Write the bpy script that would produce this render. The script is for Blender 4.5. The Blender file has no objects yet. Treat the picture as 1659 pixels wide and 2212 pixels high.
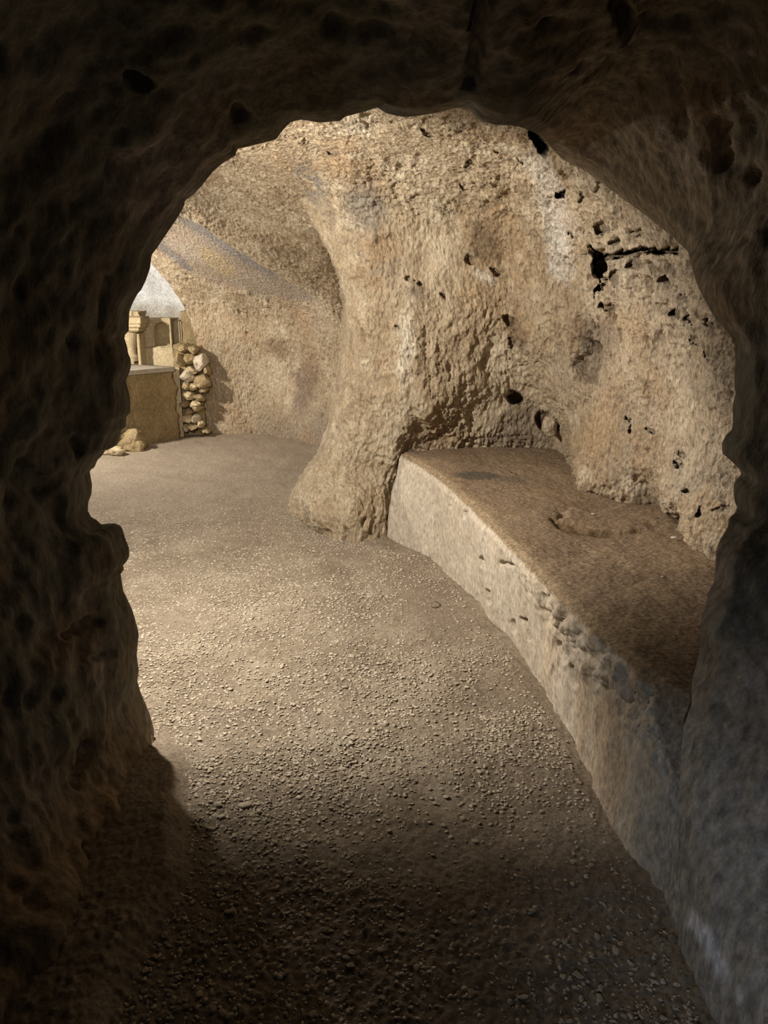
import bpy, math, random
import numpy as np
from mathutils import Vector

scene = bpy.context.scene
COL = scene.collection
rng = np.random.default_rng(7)
random.seed(7)

# ------------------------------------------------------------------ camera, world, lights, exposure
CAM_Z = 1.45
PITCH = math.radians(15.3)
FPX, CX, CY = 1662.0, 829.5, 1106.0
cam_data = bpy.data.cameras.new('camera')
cam_data.sensor_fit = 'VERTICAL'
cam_data.sensor_height = 24.0
cam_data.lens = FPX / 2212.0 * 24.0
cam_data.clip_start = 0.02
cam = bpy.data.objects.new('camera', cam_data)
cam.location = (0, 0, CAM_Z)
cam.rotation_euler = (math.pi / 2 - PITCH, 0, 0)
COL.objects.link(cam)
scene.camera = cam

world = bpy.data.worlds.new('world')
scene.world = world
world.use_nodes = True
world.node_tree.nodes['Background'].inputs[0].default_value = (0.5, 0.55, 0.6, 1)
world.node_tree.nodes['Background'].inputs[1].default_value = 0.0


def area(name, loc, direction, sx, sy, power, color, spread=math.pi):
    d = bpy.data.lights.new(name, 'AREA')
    d.shape = 'RECTANGLE'
    d.size, d.size_y = sx, sy
    d.energy = power
    d.color = color
    d.spread = spread
    o = bpy.data.objects.new(name, d)
    o.location = loc
    o.rotation_euler = Vector(direction).to_track_quat('-Z', 'Y').to_euler()
    COL.objects.link(o)
    return o


def spot(name, loc, direction, size_deg, blend, radius, power, color):
    d = bpy.data.lights.new(name, 'SPOT')
    d.spot_size = math.radians(size_deg)
    d.spot_blend = blend
    d.shadow_soft_size = radius
    d.energy = power
    d.color = color
    o = bpy.data.objects.new(name, d)
    o.location = loc
    o.rotation_euler = Vector(direction).to_track_quat('-Z', 'Y').to_euler()
    COL.objects.link(o)
    return o


spot('chamber_floodlight', (-1.27, 2.94, 1.74), (0.08, 0.79, -0.61), 174, 0.33, 0.03, 285, (1.0, 0.905, 0.77))
area('altar_lamp', (-3.7, 6.6, 1.8), (0.9, 0.35, -0.15), 0.15, 0.15, 125, (1.0, 0.90, 0.76))
area('apse_lamp', (-3.0, 8.85, 1.45), (0.5, 0.3, 0.9), 0.08, 0.08, 4.5, (0.9, 0.94, 1.0))
spot('passage_lamp_behind', (-0.45, -1.1, 1.15), (1.45, 2.6, -1.0), 31, 0.9, 0.12, 52, (0.78, 0.87, 1.0))
area('passage_fill_behind', (0.0, -1.2, 1.3), (0.0, 1.0, -0.1), 0.6, 0.6, 0.40, (0.85, 0.92, 1.0))

scene.view_settings.view_transform = 'Standard'
scene.view_settings.look = 'None'
scene.view_settings.gamma = 1.0
scene.view_settings.use_curve_mapping = False
scene.view_settings.exposure = 0.0

# ------------------------------------------------------------------ geometry of the view (to measure the place)
CP, SP = math.cos(PITCH), math.sin(PITCH)


def at_y(px, py, Y):
    """world point on the line of sight of a photo pixel, Y metres ahead"""
    px = np.asarray(px, float); py = np.asarray(py, float); Y = np.asarray(Y, float)
    u = (px - CX) / FPX; v = (CY - py) / FPX
    dy = v * SP + CP
    t = Y / dy
    return np.stack([u * t, Y + 0 * t, CAM_Z + t * (v * CP - SP)], -1)


def at_z(px, py, z=0.0):
    px = np.asarray(px, float); py = np.asarray(py, float)
    u = (px - CX) / FPX; v = (CY - py) / FPX
    t = (z - CAM_Z) / (v * CP - SP)
    return np.stack([u * t, t * (v * SP + CP), z + 0 * t], -1)


def project(P):
    d = P[..., 1] * CP - (P[..., 2] - CAM_Z) * SP
    h = P[..., 1] * SP + (P[..., 2] - CAM_Z) * CP
    d = np.where(np.abs(d) < 1e-4, 1e-4, d)
    return CX + FPX * P[..., 0] / d, CY - FPX * h / d, d


# ------------------------------------------------------------------ numpy noise
def _hash(ix, iy, iz, seed):
    h = (ix.astype(np.int64) * 374761393 + iy.astype(np.int64) * 668265263 + iz.astype(np.int64) * 2147483647 + seed * 974711) & 0xFFFFFFFF
    h = ((h ^ (h >> 13)) * 1274126177) & 0xFFFFFFFF
    h = ((h ^ (h >> 16)) * 2246822519) & 0xFFFFFFFF
    return h ^ (h >> 15)


_G = rng.normal(size=(256, 3)).astype(np.float32)
_G /= np.linalg.norm(_G, axis=1, keepdims=True)


def perlin(P, seed=0):
    P = P.reshape(-1, 3)
    I = np.floor(P)
    F = (P - I).astype(np.float32)
    I = I.astype(np.int64)
    U = F * F * F * (F * (F * 6 - 15) + 10)
    r = np.zeros(len(P), np.float32)
    for dx in (0, 1):
        wx = U[:, 0] if dx else 1 - U[:, 0]
        for dy in (0, 1):
            wy = U[:, 1] if dy else 1 - U[:, 1]
            for dz in (0, 1):
                wz = U[:, 2] if dz else 1 - U[:, 2]
                g = _G[_hash(I[:, 0] + dx, I[:, 1] + dy, I[:, 2] + dz, seed) & 255]
                r += wx * wy * wz * (g[:, 0] * (F[:, 0] - dx) + g[:, 1] * (F[:, 1] - dy) + g[:, 2] * (F[:, 2] - dz))
    return r * 1.5


def fbm(P, oct=4, seed=0, gain=0.5, lac=2.03):
    s = 0; a = 1.0; n = 0
    for k in range(oct):
        s = s + a * perlin(P * (lac ** k) + 17.3 * k, seed + k); n += a; a *= gain
    return s / n


def billow(P, oct=3, seed=0):
    s = 0; a = 1.0; n = 0
    for k in range(oct):
        s = s + a * np.abs(perlin(P * (2.03 ** k) + 5.1 * k, seed + k)); n += a; a *= 0.5
    return s / n


def worley(P, seed=0):
    P = P.reshape(-1, 3)
    I = np.floor(P).astype(np.int64)
    f1 = np.full(len(P), 9.0, np.float32); f2 = f1.copy()
    for dx in (-1, 0, 1):
        for dy in (-1, 0, 1):
            for dz in (-1, 0, 1):
                J = I + np.array([dx, dy, dz])
                h = _hash(J[:, 0], J[:, 1], J[:, 2], seed)
                q = J + np.stack([(h & 1023), (h >> 10) & 1023, (h >> 20) & 1023], -1) / 1023.0
                d = np.sqrt(((P - q) ** 2).sum(1)).astype(np.float32)
                m = d < f1
                f2 = np.where(m, f1, np.minimum(f2, d)); f1 = np.where(m, d, f1)
    return f1, f2


def sstep(a, b, x):
    t = np.clip((x - a) / (b - a), 0, 1)
    return t * t * (3 - 2 * t)


def ellipse(px, py, cx, cy, rx, ry, ang=0.0):
    c, s = math.cos(math.radians(ang)), math.sin(math.radians(ang))
    X = (px - cx) * c + (py - cy) * s; Y = -(px - cx) * s + (py - cy) * c
    return np.sqrt((X / rx) ** 2 + (Y / ry) ** 2)


def polydist(px, py, pts):
    """signed pixel distance to a polygon (negative inside)"""
    pts = np.array(pts, float); n = len(pts)
    best = np.full(px.shape, 1e9); inside = np.zeros(px.shape, bool)
    for i in range(n):
        a = pts[i]; b = pts[(i + 1) % n]
        ab = b - a; t = np.clip(((px - a[0]) * ab[0] + (py - a[1]) * ab[1]) / (ab @ ab + 1e-9), 0, 1)
        best = np.minimum(best, np.hypot(px - a[0] - t * ab[0], py - a[1] - t * ab[1]))
        c = ((a[1] > py) != (b[1] > py))
        xi = (b[0] - a[0]) * (py - a[1]) / ((b[1] - a[1]) + 1e-12) + a[0]
        inside ^= c & (px < xi)
    return np.where(inside, -best, best)


def linedist(px, py, pts):
    pts = np.array(pts, float)
    best = np.full(px.shape, 1e9)
    for a, b in zip(pts[:-1], pts[1:]):
        ab = b - a; t = np.clip(((px - a[0]) * ab[0] + (py - a[1]) * ab[1]) / (ab @ ab + 1e-9), 0, 1)
        best = np.minimum(best, np.hypot(px - a[0] - t * ab[0], py - a[1] - t * ab[1]))
    return best


# ------------------------------------------------------------------ mesh helpers
def grid_normals(P):
    du = np.gradient(P, axis=1); dv = np.gradient(P, axis=0)
    n = np.cross(du, dv)
    return n / (np.linalg.norm(n, axis=-1, keepdims=True) + 1e-12)


def smooth_grid(A, it):
    for _ in range(it):
        B = np.concatenate([A[:1], A, A[-1:]], 0); A = (B[:-2] + 2 * B[1:-1] + B[2:]) / 4
        B = np.concatenate([A[:, :1], A, A[:, -1:]], 1); A = (B[:, :-2] + 2 * B[:, 1:-1] + B[:, 2:]) / 4
    return A


def mesh_from(name, V, Fc, tint=None, smooth=True):
    me = bpy.data.meshes.new(name)
    V = np.asarray(V, np.float32); Fc = np.asarray(Fc, np.int32)
    k = Fc.shape[1]
    me.vertices.add(len(V)); me.vertices.foreach_set('co', V.ravel())
    me.loops.add(Fc.size); me.loops.foreach_set('vertex_index', Fc.ravel())
    me.polygons.add(len(Fc))
    me.polygons.foreach_set('loop_start', np.arange(0, Fc.size, k, dtype=np.int32))
    me.update(calc_edges=True)
    me.validate()
    if tint is not None:
        at = me.attributes.new('tint', 'FLOAT_COLOR', 'POINT')
        at.data.foreach_set('color', np.asarray(tint, np.float32).ravel())
    if smooth:
        me.shade_smooth()
    return me


def link(name, me, mat=None, parent=None, **props):
    o = bpy.data.objects.new(name, me)
    if mat is not None and len(me.materials) == 0:
        me.materials.append(mat)
    COL.objects.link(o)
    if parent is not None:
        o.parent = parent
    for k, v in props.items():
        o[k] = v
    return o


def grid_faces(nr, nc, flip=False):
    i = np.arange(nr * nc).reshape(nr, nc)
    q = np.stack([i[:-1, :-1], i[:-1, 1:], i[1:, 1:], i[1:, :-1]], -1).reshape(-1, 4)
    return q[:, ::-1] if flip else q


def sub_mesh(name, V, Fc, keep, tint):
    Fk = Fc[keep]
    used, inv = np.unique(Fk, return_inverse=True)
    return mesh_from(name, V[used], inv.reshape(Fk.shape), None if tint is None else tint[used])


def blank(n):
    return np.zeros((n, 4), np.float32)


def paint(T, mask, rgb):
    """lay a stain or painted shade over the earlier ones"""
    m = np.clip(mask, 0, 1)[:, None]
    a0 = T[:, 3:4]
    T[:, :3] = np.where(a0 > 1e-4, T[:, :3] * (1 - m) + np.array(rgb) * m, np.array(rgb))
    T[:, 3:4] = a0 + (1 - a0) * m


# ------------------------------------------------------------------ materials
def node(nt, typ, **kw):
    n = nt.nodes.new(typ)
    for k, v in kw.items():
        if k in n.inputs:
            n.inputs[k].default_value = v
        else:
            setattr(n, k, v)
    return n


def rock_material(name, dark, mid, light, scale=1.0, stretch=(1, 1, 0.5), bump=0.6, bump_dist=0.02, grain=1.0, rough=0.95, tint=True, speck=0.0):
    m = bpy.data.materials.new(name)
    m.use_nodes = True
    nt = m.node_tree
    L = nt.links.new
    b = nt.nodes['Principled BSDF']
    b.inputs['Roughness'].default_value = rough
    b.inputs['Specular IOR Level'].default_value = 0.12
    tc = node(nt, 'ShaderNodeTexCoord')
    mp = node(nt, 'ShaderNodeMapping')
    mp.inputs['Scale'].default_value = stretch
    L(tc.outputs['Object'], mp.inputs['Vector'])
    n1 = node(nt, 'ShaderNodeTexNoise', Scale=2.2 * scale, Detail=6.0, Roughness=0.62)
    n2 = node(nt, 'ShaderNodeTexNoise', Scale=17.0 * scale, Detail=6.0, Roughness=0.68)
    n3 = node(nt, 'ShaderNodeTexNoise', Scale=70.0 * scale, Detail=5.0, Roughness=0.7)
    v1 = node(nt, 'ShaderNodeTexVoronoi', Scale=48.0 * scale, Randomness=1.0)
    for n in (n1, n2, n3, v1):
        L(mp.outputs[0], n.inputs['Vector'])
    r1 = node(nt, 'ShaderNodeValToRGB')
    e = r1.color_ramp.elements
    e[0].position, e[0].color = 0.37, (*dark, 1)
    e[1].position, e[1].color = 0.62, (*light, 1)
    x = r1.color_ramp.elements.new(0.5); x.color = (*mid, 1)
    mixv = node(nt, 'ShaderNodeMath', operation='MULTIPLY_ADD')
    mixv.inputs[1].default_value = 0.45
    L(n2.outputs[0], mixv.inputs[0])
    sc = node(nt, 'ShaderNodeMath', operation='MULTIPLY'); sc.inputs[1].default_value = 0.55
    L(n1.outputs[0], sc.inputs[0]); L(sc.outputs[0], mixv.inputs[2])
    L(mixv.outputs[0], r1.inputs[0])
    # tint attribute
    col = r1.outputs[0]
    if tint:
        at = node(nt, 'ShaderNodeAttribute'); at.attribute_name = 'tint'
        jit = node(nt, 'ShaderNodeMapRange'); L(n3.outputs[0], jit.inputs[0])
        jit.inputs[1].default_value = 0.3; jit.inputs[2].default_value = 0.7
        jit.inputs[3].default_value = 0.75; jit.inputs[4].default_value = 1.2
        tv = node(nt, 'ShaderNodeVectorMath', operation='SCALE')
        L(at.outputs['Color'], tv.inputs[0]); L(jit.outputs[0], tv.inputs['Scale'])
        mx = node(nt, 'ShaderNodeMix', data_type='RGBA')
        L(at.outputs['Alpha'], mx.inputs['Factor']); L(col, mx.inputs[6]); L(tv.outputs[0], mx.inputs[7])
        col = mx.outputs[2]
    g = node(nt, 'ShaderNodeMapRange'); L(n3.outputs[0], g.inputs[0])
    g.inputs[1].default_value = 0.3; g.inputs[2].default_value = 0.72
    g.inputs[3].default_value = 1 - 0.42 * grain; g.inputs[4].default_value = 1 + 0.34 * grain
    gm = node(nt, 'ShaderNodeVectorMath', operation='SCALE')
    L(col, gm.inputs[0]); L(g.outputs[0], gm.inputs['Scale'])
    L(gm.outputs[0], b.inputs['Base Color'])
    # fine relief
    h1 = node(nt, 'ShaderNodeMath', operation='MULTIPLY_ADD'); h1.inputs[1].default_value = 0.5
    L(n3.outputs[0], h1.inputs[0]); L(n2.outputs[0], h1.inputs[2])
    h2 = node(nt, 'ShaderNodeMath', operation='MULTIPLY_ADD'); h2.inputs[1].default_value = 0.45
    L(v1.outputs['Distance'], h2.inputs[0]); L(h1.outputs[0], h2.inputs[2])
    bp = node(nt, 'ShaderNodeBump'); bp.inputs['Strength'].default_value = bump; bp.inputs['Distance'].default_value = bump_dist
    L(h2.outputs[0], bp.inputs['Height']); L(bp.outputs[0], b.inputs['Normal'])
    return m


ROCK = rock_material('tan_rock', (0.325, 0.245, 0.165), (0.455, 0.365, 0.255), (0.60, 0.515, 0.39), bump=0.9, bump_dist=0.026)
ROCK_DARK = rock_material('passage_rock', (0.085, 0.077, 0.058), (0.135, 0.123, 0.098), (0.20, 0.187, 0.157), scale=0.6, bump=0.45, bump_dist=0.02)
PLASTER = rock_material('bench_rock', (0.43, 0.37, 0.29), (0.50, 0.44, 0.36), (0.56, 0.51, 0.43), bump=0.5, bump_dist=0.012)
FLOOR = rock_material('packed_earth', (0.19, 0.152, 0.112), (0.26, 0.213, 0.16), (0.345, 0.295, 0.228), scale=1.3, stretch=(1, 1, 1), bump=0.5, bump_dist=0.010)
STONE = rock_material('pebble_stone', (0.42, 0.36, 0.28), (0.53, 0.46, 0.365), (0.64, 0.57, 0.47), scale=2.5, stretch=(1, 1, 1), bump=0.3, bump_dist=0.004, tint=False)
ALTAR = rock_material('altar_stone', (0.26, 0.195, 0.10), (0.34, 0.26, 0.145), (0.42, 0.33, 0.20), bump=0.6, bump_dist=0.02, tint=False)
CARVED = rock_material('carved_stone', (0.42, 0.34, 0.21), (0.52, 0.43, 0.28), (0.60, 0.51, 0.35), stretch=(1, 1, 1), bump=0.25, bump_dist=0.008, tint=False)
WHITEWASH = rock_material('whitewashed_rock', (0.40, 0.38, 0.35), (0.62, 0.61, 0.58), (0.76, 0.75, 0.72), stretch=(1, 1, 1), bump=0.3, bump_dist=0.01)


LEDGE = rock_material('ledge_plaster', (0.36, 0.32, 0.26), (0.45, 0.41, 0.345), (0.54, 0.50, 0.43), stretch=(1, 1, 1), bump=0.3, bump_dist=0.01, tint=False)
LOOSE = rock_material('loose_rock', (0.33, 0.25, 0.17), (0.45, 0.36, 0.26), (0.58, 0.50, 0.385), bump=0.7, bump_dist=0.02, tint=False)


def plain(name, rgb, rough=0.8):
    m = bpy.data.materials.new(name); m.use_nodes = True
    b = m.node_tree.nodes['Principled BSDF']
    n = node(m.node_tree, 'ShaderNodeTexNoise', Scale=60.0, Detail=3.0)
    r = node(m.node_tree, 'ShaderNodeValToRGB')
    r.color_ramp.elements[0].color = (*[c * 0.7 for c in rgb], 1); r.color_ramp.elements[1].color = (*[min(1, c * 1.25) for c in rgb], 1)
    m.node_tree.links.new(n.outputs[0], r.inputs[0]); m.node_tree.links.new(r.outputs[0], b.inputs['Base Color'])
    b.inputs['Roughness'].default_value = rough
    return m


TWIG = plain('dry_twig', (0.09, 0.06, 0.035))
PALE = plain('pale_chip', (0.75, 0.72, 0.66))


# ------------------------------------------------------------------ depth-measured surfaces of the chamber
def lattice(rows, nr, nc, left, right, py0, py1, soft=6):
    """rows: [(py, [(px, Y), ...])]; returns px, py, Y arrays"""
    pys = np.array([r[0] for r in rows], float)
    py = np.linspace(py0, py1, nr)
    lf = np.interp(py, *left); rt = np.interp(py, *right)
    s = np.linspace(0, 1, nc)
    PX = lf[:, None] + (rt - lf)[:, None] * s
    tab = []
    grid_x = np.linspace(200, 1900, 851)
    for _, pts in rows:
        a = np.array(pts, float)
        tab.append(np.interp(grid_x, a[:, 0], a[:, 1]))
    tab = np.array(tab)
    # rows -> fine rows
    fine = np.empty((nr, len(grid_x)))
    tan = np.gradient(tab, pys, axis=0)
    sec = np.diff(tab, axis=0) / np.diff(pys)[:, None]
    lim = 2.5 * np.minimum(np.abs(np.vstack([sec[:1], sec])), np.abs(np.vstack([sec, sec[-1:]])))
    tan = np.clip(tan, -lim, lim)
    ki = np.clip(np.searchsorted(pys, py, side='right') - 1, 0, len(pys) - 2)
    hs = (pys[ki + 1] - pys[ki])[:, None]; q = ((py - pys[ki]) / (pys[ki + 1] - pys[ki]))[:, None]
    fine = ((2 * q ** 3 - 3 * q ** 2 + 1) * tab[ki] + (q ** 3 - 2 * q ** 2 + q) * hs * tan[ki]
            + (-2 * q ** 3 + 3 * q ** 2) * tab[ki + 1] + (q ** 3 - q ** 2) * hs * tan[ki + 1])
    fine = smooth_grid(fine, soft)
    Y = np.empty((nr, nc))
    for i in range(nr):
        Y[i] = np.interp(PX[i], grid_x, fine[i])
    PY = np.repeat(py[:, None], nc, 1)
    return PX, PY, Y


def chisel(P, seed, amp=1.0, fine=1.0):
    """pick-dressed, weathered limestone relief"""
    P = P.reshape(-1, 3)
    warp = np.stack([fbm(P * 4.0 + 31, 2, seed + 51), fbm(P * 4.0 + 57, 2, seed + 52), fbm(P * 4.0 + 83, 2, seed + 53)], -1)
    P = P + warp * 0.07
    Q = P * np.array([1, 1, 0.58])
    patch = 0.55 + 0.75 * sstep(-0.25, 0.3, fbm(P * 2.6 + 5, 2, seed + 61))
    big = fbm(Q * 1.7, 3, seed) * 0.055
    med = (0.22 - billow(Q * 6.5, 3, seed + 11)) * 0.055
    f1, f2 = worley(Q * np.array([17, 17, 15]), seed + 3)
    cells = (f1 - 0.5) * 0.014
    small = fbm(Q * np.array([42, 42, 34]), 3, seed + 23, gain=0.65) * 0.026
    pitmask = sstep(0.05, 0.35, fbm(Q * 3.1, 2, seed + 31))
    g1, _ = worley(Q * np.array([11, 11, 12]) + 3.7, seed + 7)
    pits = -sstep(0.34, 0.10, g1) * pitmask * 0.032
    return big * amp + med * amp + (cells + small) * fine * patch + pits


# ---------------------------------------------------------------- pillar / right wall / ceiling of the chamber
rowsA = [
    (60,   [(400, 2.75), (900, 2.7), (1200, 2.5), (1500, 2.2), (1800, 1.95)]),
    (150,  [(450, 3.1), (700, 3.1), (900, 3.05), (1100, 2.9), (1250, 2.7), (1450, 2.4), (1800, 2.1)]),
    (250,  [(500, 3.75), (700, 3.65), (900, 3.5), (1050, 3.38), (1150, 3.2), (1250, 2.95), (1350, 2.75), (1500, 2.45), (1800, 2.15)]),
    (350,  [(550, 4.5), (640, 4.4), (750, 4.2), (900, 4.08), (1000, 3.98), (1100, 3.8), (1200, 3.45), (1300, 3.1), (1400, 2.82), (1500, 2.6), (1800, 2.15)]),
    (450,  [(600, 5.2), (700, 4.75), (800, 4.55), (900, 4.48), (1000, 4.42), (1100, 4.25), (1200, 3.95), (1300, 3.5), (1400, 3.1), (1500, 2.8), (1600, 2.5), (1800, 2.15)]),
    (550,  [(640, 5.2), (720, 4.85), (800, 4.66), (900, 4.6), (1000, 4.55), (1100, 4.45), (1200, 4.2), (1260, 4.0), (1300, 3.85), (1400, 3.3), (1500, 2.92), (1600, 2.6), (1800, 2.2)]),
    (650,  [(735, 4.85), (800, 4.7), (870, 4.62), (920, 4.58), (1000, 4.58), (1100, 4.54), (1200, 4.3), (1300, 3.95), (1400, 3.4), (1500, 2.98), (1600, 2.65), (1800, 2.25)]),
    (750,  [(735, 4.86), (800, 4.72), (870, 4.62), (920, 4.6), (1000, 4.61), (1045, 4.63), (1065, 4.66), (1110, 4.63), (1200, 4.38), (1300, 4.0), (1400, 3.45), (1500, 3.03), (1600, 2.68), (1800, 2.3)]),
    (830,  [(725, 4.88), (800, 4.74), (870, 4.64), (920, 4.62), (985, 4.64), (1030, 4.67), (1055, 4.71), (1100, 4.76), (1150, 4.72), (1180, 4.6), (1220, 4.35), (1300, 4.0), (1400, 3.5), (1500, 3.07), (1600, 2.7), (1800, 2.3)]),
    (880,  [(715, 4.9), (800, 4.76), (870, 4.66), (920, 4.63), (975, 4.71), (1010, 4.77), (1060, 4.81), (1150, 4.83), (1185, 4.72), (1220, 4.4), (1300, 4.0), (1400, 3.5), (1500, 3.08), (1600, 2.72), (1800, 2.32)]),
    (930,  [(708, 4.9), (800, 4.78), (865, 4.7), (890, 4.72), (925, 4.8), (1000, 4.83), (1150, 4.87), (1205, 4.8), (1235, 4.35), (1300, 3.95), (1400, 3.5), (1500, 3.1), (1600, 2.74), (1800, 2.35)]),
    (970,  [(700, 4.9), (800, 4.78), (858, 4.74), (880, 4.84), (1000, 4.9), (1150, 4.93), (1212, 4.86), (1240, 4.2), (1300, 3.9), (1400, 3.5), (1500, 3.1), (1600, 2.75), (1800, 2.36)]),
    (1010, [(680, 4.92), (760, 4.82), (850, 4.76), (890, 4.95), (1000, 5.0), (1180, 5.0), (1225, 4.75), (1246, 4.05), (1300, 3.82), (1400, 3.47), (1430, 3.38), (1500, 3.08), (1600, 2.76), (1800, 2.36)]),
    (1048, [(645, 4.95), (740, 4.72), (835, 4.76), (900, 5.0), (1180, 5.0), (1235, 4.6), (1252, 3.9), (1310, 3.75), (1360, 3.62), (1400, 3.55), (1425, 3.36), (1500, 3.05), (1600, 2.76), (1800, 2.36)]),
    (1090, [(632, 4.97), (700, 4.72), (760, 4.62), (835, 4.74), (900, 5.0), (1250, 4.2), (1300, 3.85), (1360, 3.65), (1410, 3.58), (1440, 3.3), (1500, 3.02), (1600, 2.75), (1800, 2.35)]),
    (1130, [(632, 5.0), (690, 4.72), (760, 4.6), (835, 4.72), (900, 5.0), (1250, 4.2), (1400, 3.65), (1455, 3.45), (1475, 3.1), (1550, 2.85), (1600, 2.72), (1800, 2.34)]),
    (1175, [(650, 5.0), (700, 4.72), (760, 4.6), (830, 4.68), (900, 5.0), (1250, 4.2), (1400, 3.6), (1500, 2.98), (1550, 2.82), (1600, 2.7), (1800, 2.32)]),
    (1260, [(650, 5.0), (760, 4.6), (830, 4.68), (900, 5.0), (1250, 4.2), (1400, 3.6), (1500, 2.98), (1800, 2.32)]),
]
leftA = ([60, 150, 250, 350, 450, 550, 600, 650, 700, 750, 800, 850, 900, 950, 985, 1010, 1040, 1080, 1110, 1135, 1155, 1260],
         [430, 470, 520, 590, 655, 712, 730, 738, 741, 739, 730, 722, 713, 703, 690, 668, 645, 630, 626, 636, 664, 690])
rightA = ([60, 1260], [1800, 1800])
NRA, NCA = 560, 600
PX, PY, YA = lattice(rowsA, NRA, NCA, leftA, rightA, 60, 1260, soft=10)
# round the free left side of the pillar backwards
wrapw = 62.0
amt = sstep(500, 680, PY) * 0.38
dl = np.clip((PX - PX[:, :1]) / wrapw, 0, 1)
YA = YA + amt * (1 - np.sqrt(np.clip(1 - (1 - dl) ** 2, 0, 1)))
# columns that carry on round the back of the pillar
NB = 40
k = np.linspace(1, 0, NB + 1)[:-1]
PXb = PX[:, :1] + (k[None, :] ** 1.5) * 60
YAb = YA[:, :1] + np.sqrt(np.clip(1 - (1 - k[None, :]) ** 2, 0, 1)) * 0.9
PX = np.concatenate([PXb, PX], 1); PY = np.concatenate([np.repeat(PY[:, :1], NB, 1), PY], 1)
YA = np.concatenate([YAb, YA], 1)
NCA += NB
RIM = [(300, 1492), (262, 1240), (195, 1060), (250, 962), (281, 868), (270, 725), (300, 630), (340, 532), (399, 433), (480, 352), (595, 300), (735, 262), (815, 233), (985, 233), (1110, 272), (1190, 318), (1265, 372), (1400, 470), (1486, 545), (1587, 740), (1584, 915), (1561, 956), (1602, 1024), (1584, 1063), (1545, 1192), (1515, 1349), (1467, 1808)]
YA = YA + 0.75 * sstep(0, 230, polydist(PX, PY, RIM)) * sstep(900, 700, PY) * sstep(900, 1200, PX)
PA = at_y(PX, PY, YA)
NA = grid_normals(PA)
toC = np.array([0, 0, CAM_Z]) - PA
NA[:, NB + 30:] *= np.sign((NA * toC).sum(-1, keepdims=True))[:, NB + 30:]
s0 = np.sign((NA * toC).sum(-1))[:, NB + 60].mean()
NA = smooth_grid(grid_normals(smooth_grid(PA, 6)), 3)
if (NA[300, NB + 200] * toC[300, NB + 200]).sum() < 0:
    NA = -NA
px, py = PX.ravel(), PY.ravel()
Pf = PA.reshape(-1, 3)
D = chisel(Pf, 100) * (1 - 0.4 * sstep(430, 300, py))
# coarser lumps on the broken mass over the bench, spongy pits at the right
lump = np.clip(1 - ellipse(px, py, 975, 830, 130, 190, 0) ** 4, 0, 1)
D += lump * (0.25 - billow(Pf * np.array([10, 10, 8]), 3, 400)) * 0.055
sp = np.clip(1.25 - ellipse(px, py, 1400, 610, 130, 110, 15), 0, 1)
w1, w2 = worley(Pf * 15.0, 410)
w3, _ = worley(Pf * 8.0 + 1.3, 411)
D -= np.clip(sp * 1.6, 0, 1) * (sstep(0.42, 0.2, w1) * 0.035 + sstep(0.38, 0.15, w3) * 0.09)
sp2 = np.clip(1.2 - ellipse(px, py, 1330, 720, 150, 60, 20), 0, 1)
D -= np.clip(sp2 * 1.5, 0, 1) * sstep(0.36, 0.12, w3) * 0.06
nz = fbm(Pf * 17, 4, 420, gain=0.6)
nzp = nz * 22                                   # pixel jitter of edges
T = blank(len(Pf))
# weathering stains that belong to the rock
st = fbm(Pf * 2.4, 4, 430)
paint(T, sstep(0.10, 0.35, st) * 0.35, (0.40, 0.265, 0.14))
paint(T, sstep(0.12, 0.4, fbm(Pf * 3.3 + 9, 4, 431)) * 0.35, (0.30, 0.26, 0.21))
paint(T, sstep(0.16, 0.4, fbm(Pf * 2.9 + 4, 4, 432)) * 0.5, (0.62, 0.55, 0.43))


def e(cx, cy, rx, ry, ang=0.0, jit=1.0):
    return ellipse(px + nzp * jit, py + nzp * jit, cx, cy, rx, ry, ang)


paint(T, sstep(1.3, 0.4, e(790, 440, 50, 75, -20)) * 0.8, (0.27, 0.24, 0.20))
paint(T, sstep(1.3, 0.4, e(665, 390, 30, 65, -30)) * 0.75, (0.25, 0.235, 0.22))
paint(T, sstep(1.2, 0.4, e(1045, 525, 45, 65, -15)) * 0.9, (0.19, 0.14, 0.09))
paint(T, sstep(1.2, 0.5, e(1195, 430, 45, 150, -22)) * 0.85, (0.58, 0.53, 0.46))
paint(T, sstep(1.2, 0.5, e(1210, 560, 35, 80, -15)) * 0.85, (0.62, 0.58, 0.52))
paint(T, sstep(1.2, 0.5, e(875, 760, 22, 110, 3)) * 0.85, (0.66, 0.60, 0.49))
paint(T, sstep(1.2, 0.5, e(1050, 600, 40, 14, 25)) * 0.85, (0.64, 0.58, 0.49))
paint(T, sstep(1.2, 0.5, e(1120, 725, 28, 45, -30)) * 0.8, (0.20, 0.145, 0.095))
paint(T, sstep(1.25, 0.5, e(1285, 720, 55, 50, 0)) * 0.85, (0.21, 0.16, 0.115))
paint(T, sstep(1.25, 0.4, e(1530, 800, 70, 60, 40)) * 0.75, (0.25, 0.21, 0.16))
paint(T, sstep(1.3, 0.4, e(1130, 920, 75, 55, 0)) * 0.75, (0.26, 0.205, 0.155))
paint(T, sstep(1.3, 0.4, e(840, 545, 60, 40, 20)) * 0.5, (0.36, 0.27, 0.18))
paint(T, sstep(1.3, 0.4, e(735, 330, 40, 50, 0)) * 0.5, (0.36, 0.25, 0.16))
paint(T, sstep(1.3, 0.4, e(900, 635, 28, 22, 0)) * 0.7, (0.22, 0.18, 0.14))
paint(T, sstep(1220, 1420, px) * sstep(300, 500, py) * 0.5, (0.49, 0.405, 0.315))


H = np.zeros(len(Pf))


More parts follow.
